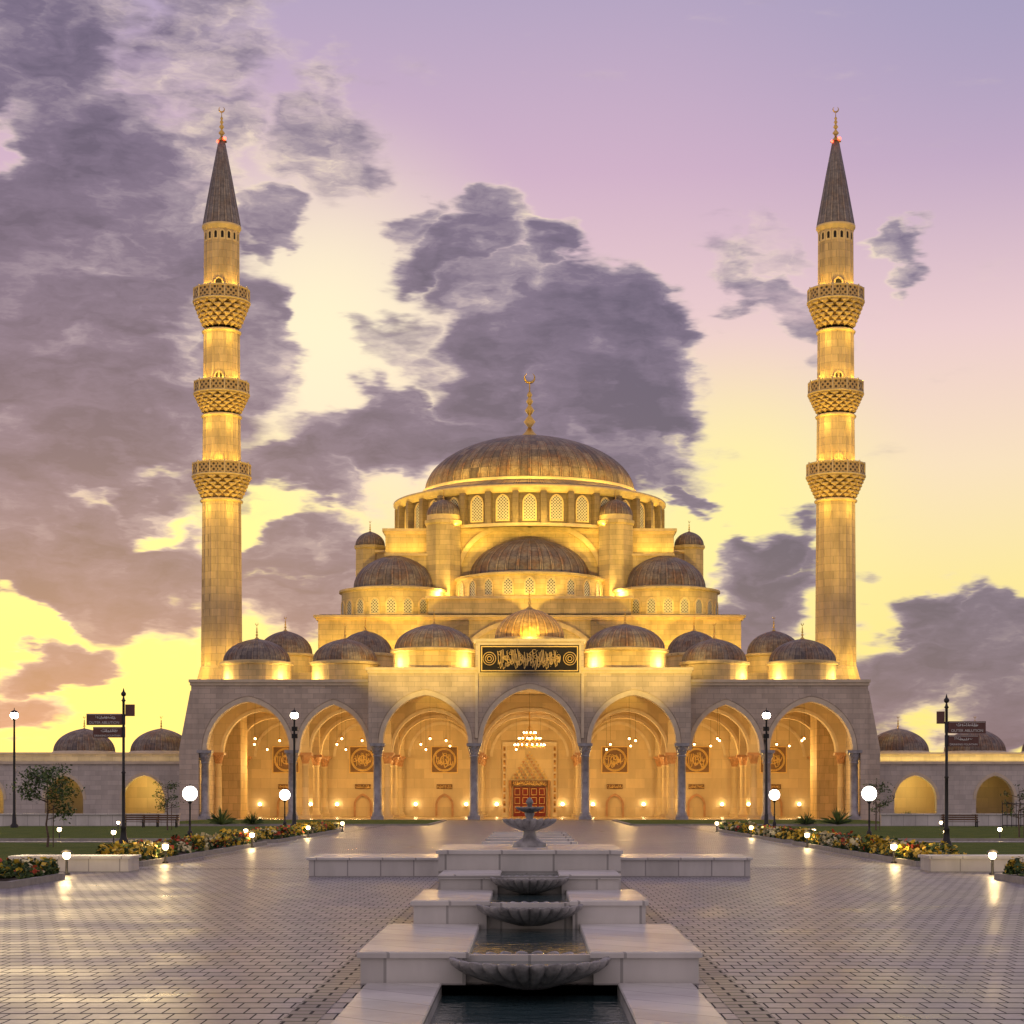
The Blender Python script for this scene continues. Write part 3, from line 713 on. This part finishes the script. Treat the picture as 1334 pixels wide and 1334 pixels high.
def signpost(x,y,h,s):
    e=empty('direction_signpost'); mb=MB()
    revolve(mb,[(.32,0),(.32,.15),(.2,.22),(.2,.5),(.14,.6),(.1,.95),(.13,1.0),(.07,1.1),(.06,h*.5),(.09,h*.5+.05),(.055,h*.5+.1),(.05,h-.3),(.09,h-.25),(.05,h-.2),(.03,h-.1)],x,y,14,'black')
    ball(mb,(x,y,h),.1,'black'); revolve(mb,[(.05,h+.08),(.001,h+.25)],x,y,8,'black')
    def board(x0,x1,z0,z1):
        box(mb,x0,x1,y-.05,y+.0,z0,z1,'signbrown')
        box(mb,min(x0,x1)+.03,max(x0,x1)-.03,y-.056,y-.05,z1-.04,z1-.025,'white')
    def txt(t,xx,zz,sz):
        c=bpy.data.curves.new('lettering','FONT'); c.body=t; c.size=sz; c.align_x='CENTER'; c.extrude=.002
        o=bpy.data.objects.new('lettering',c); sc.collection.objects.link(o); o.location=(xx,y-.062,zz); o.rotation_euler=(R_(90),0,0); c.materials.append(M['white']); o.parent=e
    w=1.42*s
    def cal(f0,f1,z0,z1):
        a,b=sorted((x+w*f0,x+w*f1)); calligraphy(mb,a,b,z0,z1,y-.06,.01,'white',.07)
    board(x+.06*s,x+w,h-1.2,h-.76); txt('OUTER ABLUTION',x+w*.52,h-1.15,.14); cal(.25,.75,h-.97,h-.83)
    board(x+.06*s,x+w*.82,h-1.68,h-1.27); txt('DRINKING FOUNTAIN',x+w*.43,h-1.64,.1); cal(.2,.6,h-1.47,h-1.34)
    if s>0: box(mb,x-.35,x-.06,y+.02,y+.08,h-.85,h-.4,'signbrown')
    else: box(mb,x+.06,x+.42,y+.02,y+.08,h-.85,h-.4,'signbrown')
    for zz in (h-.98,h-1.47): cyl(mb,(x,y-.0,zz-.2),(x,y-.0,zz+.2),.07,.07,8,'black')
    mb.build('post_and_boards',e)
signpost(-15.65,74,6.15,-1); signpost(15.2,70,5.7,1)
def bollard(x,y,h=.62,lit=False):
    e=empty('bollard_light')
    mb=MB(); revolve(mb,[(.1,0),(.1,.04),(.04,.07),(.035,h-.18)],x,y,10,'black'); revolve(mb,[(.05,h-.18),(.1,h-.12),(.1,h-.02),(.05,h)],x,y,10,'warmlamp')
    revolve(mb,[(.17,h-.0),(.12,h+.05),(.001,h+.09)],x,y,10,'black'); mb.build('post_and_lamp',e)
    if lit: point('bollard_lamp',(x,y-.25,h+.15),55,(1,.7,.3),.1,e)
for s in (-1,1):
    for x,y,l in ((12.9,53.5,1),(11.95,63,1),(12.0,83,1),(12.0,104,1),(13.9,94,0),(19.5,90,0),(24,98,0),(31,110,0),(11.9,122,0),(27,126,0)): bollard(s*x,y,.62,l)
def bench(x,y,w=2.6):
    mb=MB()
    for s in (-1,1):
        xx=x+s*(w/2-.15)
        box(mb,xx-.04,xx+.04,y-.3,y-.22,.1,.45,'black'); box(mb,xx-.04,xx+.04,y+.2,y+.28,.1,1.0,'black'); box(mb,xx-.04,xx+.04,y-.3,y+.2,.4,.45,'black'); box(mb,xx-.04,xx+.04,y-.3,y+.2,.66,.7,'wood'); box(mb,xx-.03,xx+.03,y-.3,y-.25,.45,.66,'black')
    for i in range(4): box(mb,x-w/2,x+w/2,y-.3+.125*i,y-.2+.125*i,.451,.49,'wood')
    for i in range(3): box(mb,x-w/2,x+w/2,y+.16,y+.199,.58+.15*i,.68+.15*i,'wood')
    mb.build('park_bench')
bench(-27.5,136); bench(30.5,136); bench(-25.8,134)
def tree(name,x,y,h,cr,n,seed):
    r=random.Random(seed); mb=MB()
    P=[Vector((x,y,0))]
    for i in range(1,7): P.append(Vector((x+r.uniform(-.04,.04)*h*.3,y+r.uniform(-.04,.04)*h*.3,h*.93*i/6)))
    for i in range(6): cyl(mb,P[i],P[i+1],.055*(1-i/7)*h/3.2,.055*(1-(i+1)/7)*h/3.2,8,'bark')
    tips=[]
    for i in range(16):
        t=r.uniform(.38,.95); b=P[0].lerp(P[-1],t); a=r.uniform(0,6.28); L_=cr*(1.15-abs(t-.6))*r.uniform(.6,1.1)
        m=b+Vector((math.cos(a)*L_*.6,math.sin(a)*L_*.6,L_*.18)); e=b+Vector((math.cos(a)*L_,math.sin(a)*L_,L_*r.uniform(.25,.6)))
        cyl(mb,b,m,.02,.014,5,'bark'); cyl(mb,m,e,.014,.006,5,'bark'); tips+=[m,e,m.lerp(e,.5)]
    tips.append(P[-1])
    for _ in range(n):
        c=r.choice(tips); p=c+Vector((r.gauss(0,1),r.gauss(0,1),r.gauss(0,.7)))*cr*.17
        s_=r.uniform(.05,.1); u=Vector((r.uniform(-1,1),r.uniform(-1,1),r.uniform(-1,.4))).normalized()*s_; w=u.cross(Vector((r.uniform(-1,1),r.uniform(-1,1),r.uniform(-1,1)))).normalized()*s_*.45
        mb.add([p-u,p+w,p+u,p-w],[(0,1,2,3)],'leafd' if r.random()<.6 else 'leafl')
    cyl(mb,(x+.25,y,0),(x+.25,y,h*.55),.025,.025,6,'bark')
    mb.build(name)
tree('sapling_tree',-20.1,80,3.35,1.1,1700,2); tree('sapling_tree',-23,122,3.3,.9,450,4); tree('sapling_tree',22,122,3.4,.9,450,5); tree('sapling_tree',25.5,100,3.0,.8,250,9)
def agave(x,y,s,seed):
    r=random.Random(seed); mb=MB()
    for i in range(70):
        a=r.uniform(0,6.28); el=r.uniform(.25,1.4); L_=s*r.uniform(.7,1.1); d=Vector((math.cos(a)*math.cos(el),math.sin(a)*math.cos(el),math.sin(el)))
        p0=Vector((x,y,.1)); pm=p0+d*L_*.6; p1=p0+d*L_+Vector((0,0,-.2*L_*math.cos(el))); w=d.cross(Vector((0,0,1))).normalized()*.05*s
        mb.add([p0-w,p0+w,pm+w*.8,p1,pm-w*.8],[(0,1,2,3,4)],'leafl' if i%3 else 'leafd')
    mb.build('spiky_agave_plant')
for s in (-1,1): agave(s*23.6,147,1.5,3+s); agave(s*21.5,149,1.1,7+s); agave(s*29,147.5,1.2,17+s)
mb=MB()
for i in range(40):
    x=33+i*.32; cyl(mb,(x,134,0),(x,134,1.9),.025,.025,5,'black')
for z in (.25,1.0,1.75): cyl(mb,(33,134,z),(45.5,134,z),.03,.03,5,'black')
mb.build('iron_railing')
# ============================================================ WORLD SKY
w=bpy.data.worlds.new('World'); sc.world=w; w.use_nodes=True; nt=w.node_tree
try:
    w.cycles.sampling_method='MANUAL'; w.cycles.sample_map_resolution=512
except Exception: pass
bg=nt.nodes['Background']; out=nt.nodes['World Output']
gen=coord(nt,'Generated'); sp=nt.nodes.new('ShaderNodeSeparateXYZ'); nt.links.new(gen,sp.inputs[0])
az=math_(nt,'ARCTAN2',sp.outputs[0],sp.outputs[1]); el=math_(nt,'ARCSINE',sp.outputs[2])
K=2.5
U=math_(nt,'MULTIPLY',az,K); V=math_(nt,'MULTIPLY',el,K)
cb=nt.nodes.new('ShaderNodeCombineXYZ'); nt.links.new(U,cb.inputs[0]); nt.links.new(V,cb.inputs[1]); uv=cb.outputs[0]
def vmath(op,a,b):
    m=nt.nodes.new('ShaderNodeVectorMath'); m.operation=op
    for i,v in enumerate((a,b)):
        if hasattr(v,'links'): nt.links.new(v,m.inputs[i])
        elif v is not None:
            if op=='SCALE' and i==1: m.inputs['Scale'].default_value=v
            else: m.inputs[i].default_value=v
    return m.outputs['Value'] if op=='LENGTH' else m.outputs[0]
def mapping(vec,loc=(0,0,0),rot=0,scale=(1,1,1),typ='POINT'):
    m=nt.nodes.new('ShaderNodeMapping'); m.vector_type=typ
    m.inputs['Location'].default_value=loc; m.inputs['Rotation'].default_value=(0,0,rot); m.inputs['Scale'].default_value=scale
    nt.links.new(vec,m.inputs[0]); return m.outputs[0]
st=mapping(uv,(0,0,0),R_(42),(.8,3.0,1))
n1=noise(nt,uv,6.0,3,.55,'Color'); n2=noise(nt,st,11,4,.6,'Color')
d1=vmath('SCALE',vmath('SUBTRACT',n1,(.5,.5,.5)),.20); d2=vmath('SCALE',vmath('SUBTRACT',n2,(.5,.5,.5)),.10)
duv=vmath('ADD',vmath('ADD',uv,d1),d2)
def smooth(v,a,b,c=0,d=1):
    m=nt.nodes.new('ShaderNodeMapRange'); m.interpolation_type='SMOOTHSTEP'
    nt.links.new(v,m.inputs[0]); m.inputs[1].default_value=a; m.inputs[2].default_value=b; m.inputs[3].default_value=c; m.inputs[4].default_value=d
    return m.outputs[0]
# cloud banks: bearing, height, half-widths, tilt, weight in 0.4 mrad steps of sky direction
blobs=[(110,360,230,170,-20,1),(60,560,260,170,0,1.05),(150,740,250,80,8,1.1),(60,150,130,150,20,.85),(250,250,120,55,-40,.6),(345,300,48,40,0,.85),(330,440,90,70,-30,.9),
(600,325,90,45,-15,1),(700,345,55,35,-30,.85),(640,390,80,50,0,.8),(790,415,115,62,10,1.05),(840,490,100,75,0,1.1),(690,480,140,85,0,1.1),(560,555,210,58,0,1.05),(400,600,120,45,10,1),(400,710,110,55,0,.9),(430,790,120,50,0,.9),(760,590,170,60,0,1),
(915,632,38,20,10,.9),(1000,708,85,38,-25,1.05),(1010,770,75,65,0,1.05),(940,820,70,60,0,.9),(1200,818,75,42,0,1.05),(1285,850,80,48,0,1.05),(1230,895,150,50,0,1),
(1165,330,55,26,-8,.7),(1000,390,34,110,-40,.55),(420,190,85,75,-30,.62),(250,120,130,90,-35,.55),(520,300,40,30,0,.6),(1010,330,40,40,0,.4),(870,430,60,50,0,1),(90,865,80,32,-10,1.05),(30,930,90,38,0,.9),(1330,920,110,60,0,.9),(520,440,60,40,0,.5)]
acc=None
def blobn(px,py,rx,ry,rot,wt,a=.45,b=1.4):
    m=mapping(duv,((px-690)/1000,(1040-py)/1000*.985,0),R_(-rot),(rx/1000,ry/1000,1),'TEXTURE')
    return smooth(vmath('LENGTH',m,None),a,b,wt,0)
for t in blobs:
    v=blobn(*t); acc=v if acc is None else math_(nt,'MAXIMUM',acc,v)
hole=None
for t in ((215,688,55,20,0,.75),(335,668,42,28,0,.8),(120,640,40,14,0,.45),(200,600,45,14,-10,.45),(425,400,45,90,-20,.6),(60,800,90,18,10,.7),(20,240,60,22,-30,.5)):
    v=blobn(*t,.2,1.3); hole=v if hole is None else math_(nt,'MAXIMUM',hole,v)
acc=math_(nt,'SUBTRACT',acc,hole)
fb=noise(nt,mapping(gen,scale=(1,1,2.2)),3.2,3,.6)
outside=smooth(math_(nt,'ABSOLUTE',az),.30,.50)
acc=math_(nt,'MAXIMUM',acc,math_(nt,'MULTIPLY',outside,smooth(fb,.45,.65)))
nf=noise(nt,st,7,5,.6)
dens=math_(nt,'ADD',acc,math_(nt,'MULTIPLY',math_(nt,'SUBTRACT',nf,.5),1.15))
cloud=smooth(dens,.10,.66)
stops=[(0,lin((252,234,140))),(.13,lin((252,234,138))),(.26,lin((250,231,156))),(.40,lin((248,224,190))),(.56,lin((236,204,206))),(.75,lin((206,174,200))),(.95,lin((178,162,194)))]
base=ramp(nt,math_(nt,'DIVIDE',V,1.05),stops)
rightf=smooth(U,.1,.65); topf=smooth(V,.55,1.05)
base=mixc(nt,math_(nt,'MULTIPLY',math_(nt,'MULTIPLY',rightf,topf),.65),base,lin((156,152,188)))
gl=smooth(vmath('LENGTH',mapping(uv,(-.62,.18,0),0,(.55,.24,1),'TEXTURE'),None),0,1,1,0)
base=mixc(nt,math_(nt,'MULTIPLY',gl,.75),base,lin((255,240,135)))
gl2=smooth(vmath('LENGTH',mapping(uv,(-.27,.60,0),0,(.36,.30,1),'TEXTURE'),None),0,1,1,0)
base=mixc(nt,math_(nt,'MULTIPLY',gl2,.9),base,lin((255,244,205)))
gl4=smooth(vmath('LENGTH',mapping(uv,(-.40,.36,0),0,(.26,.16,1),'TEXTURE'),None),0,1,1,0)
base=mixc(nt,math_(nt,'MULTIPLY',gl4,.9),base,lin((255,246,150)))
gl3=smooth(vmath('LENGTH',mapping(uv,(.27,.36,0),0,(.28,.28,1),'TEXTURE'),None),0,1,1,0)
base=mixc(nt,math_(nt,'MULTIPLY',gl3,.8),base,lin((255,244,155)))
shade=noise(nt,mapping(duv,rot=R_(42),scale=(1,2.2,1)),6.0,5,.6)
dd=math_(nt,'ADD',dens,math_(nt,'MULTIPLY',math_(nt,'SUBTRACT',shade,.5),-2.3))
ccol=ramp(nt,math_(nt,'MULTIPLY',dd,.6),[(.05,lin((240,220,196))),(.20,lin((194,176,178))),(.35,lin((150,136,154))),(.52,lin((114,102,130))),(.78,lin((86,79,108)))])
lowc=smooth(V,.46,.08); ccol=mixc(nt,math_(nt,'MULTIPLY',lowc,.32),ccol,mixc(nt,smooth(dd,.2,.8),lin((240,215,140)),lin((126,110,120))))
col=mixc(nt,math_(nt,'MULTIPLY',cloud,.97),base,ccol)
up=smooth(el,.45,1.2); col=mixc(nt,up,col,lin((172,160,178)))
back=smooth(sp.outputs[1],.5,-.6); col=mixc(nt,math_(nt,'MULTIPLY',back,.8),col,lin((188,172,180)))
sky=nt.nodes.new('ShaderNodeTexSky'); sky.sky_type='NISHITA'; sky.sun_disc=False; sky.sun_elevation=R_(3); sky.sun_rotation=R_(-14)
nt.links.new(col,bg.inputs[0]); bg.inputs[1].default_value=.97
bg2=nt.nodes.new('ShaderNodeBackground'); nt.links.new(sky.outputs[0],bg2.inputs[0]); bg2.inputs[1].default_value=.012
ad=nt.nodes.new('ShaderNodeAddShader'); nt.links.new(bg.outputs[0],ad.inputs[0]); nt.links.new(bg2.outputs[0],ad.inputs[1]); nt.links.new(ad.outputs[0],out.inputs[0])
sl=bpy.data.lights.new('sun','SUN'); sl.energy=.10; sl.angle=R_(8); sl.color=(1,.75,.4); so=bpy.data.objects.new('sun',sl); sc.collection.objects.link(so)
so.location=(-60,240,30); aim(so,(math.sin(R_(14))*1,-math.cos(R_(14)),-math.tan(R_(4))))
# ============================================================ CAMERA
cam=bpy.data.cameras.new('camera'); co=bpy.data.objects.new('camera',cam); sc.collection.objects.link(co)
co.location=(0,0,2.13); co.rotation_euler=(R_(90),0,0); cam.sensor_width=36; cam.lens=67.5
cam.shift_x=-.0172; cam.shift_y=.2796; cam.clip_start=.1; cam.clip_end=6000
sc.camera=co
sc.view_settings.view_transform='Standard'; sc.view_settings.look='None'; sc.view_settings.exposure=0
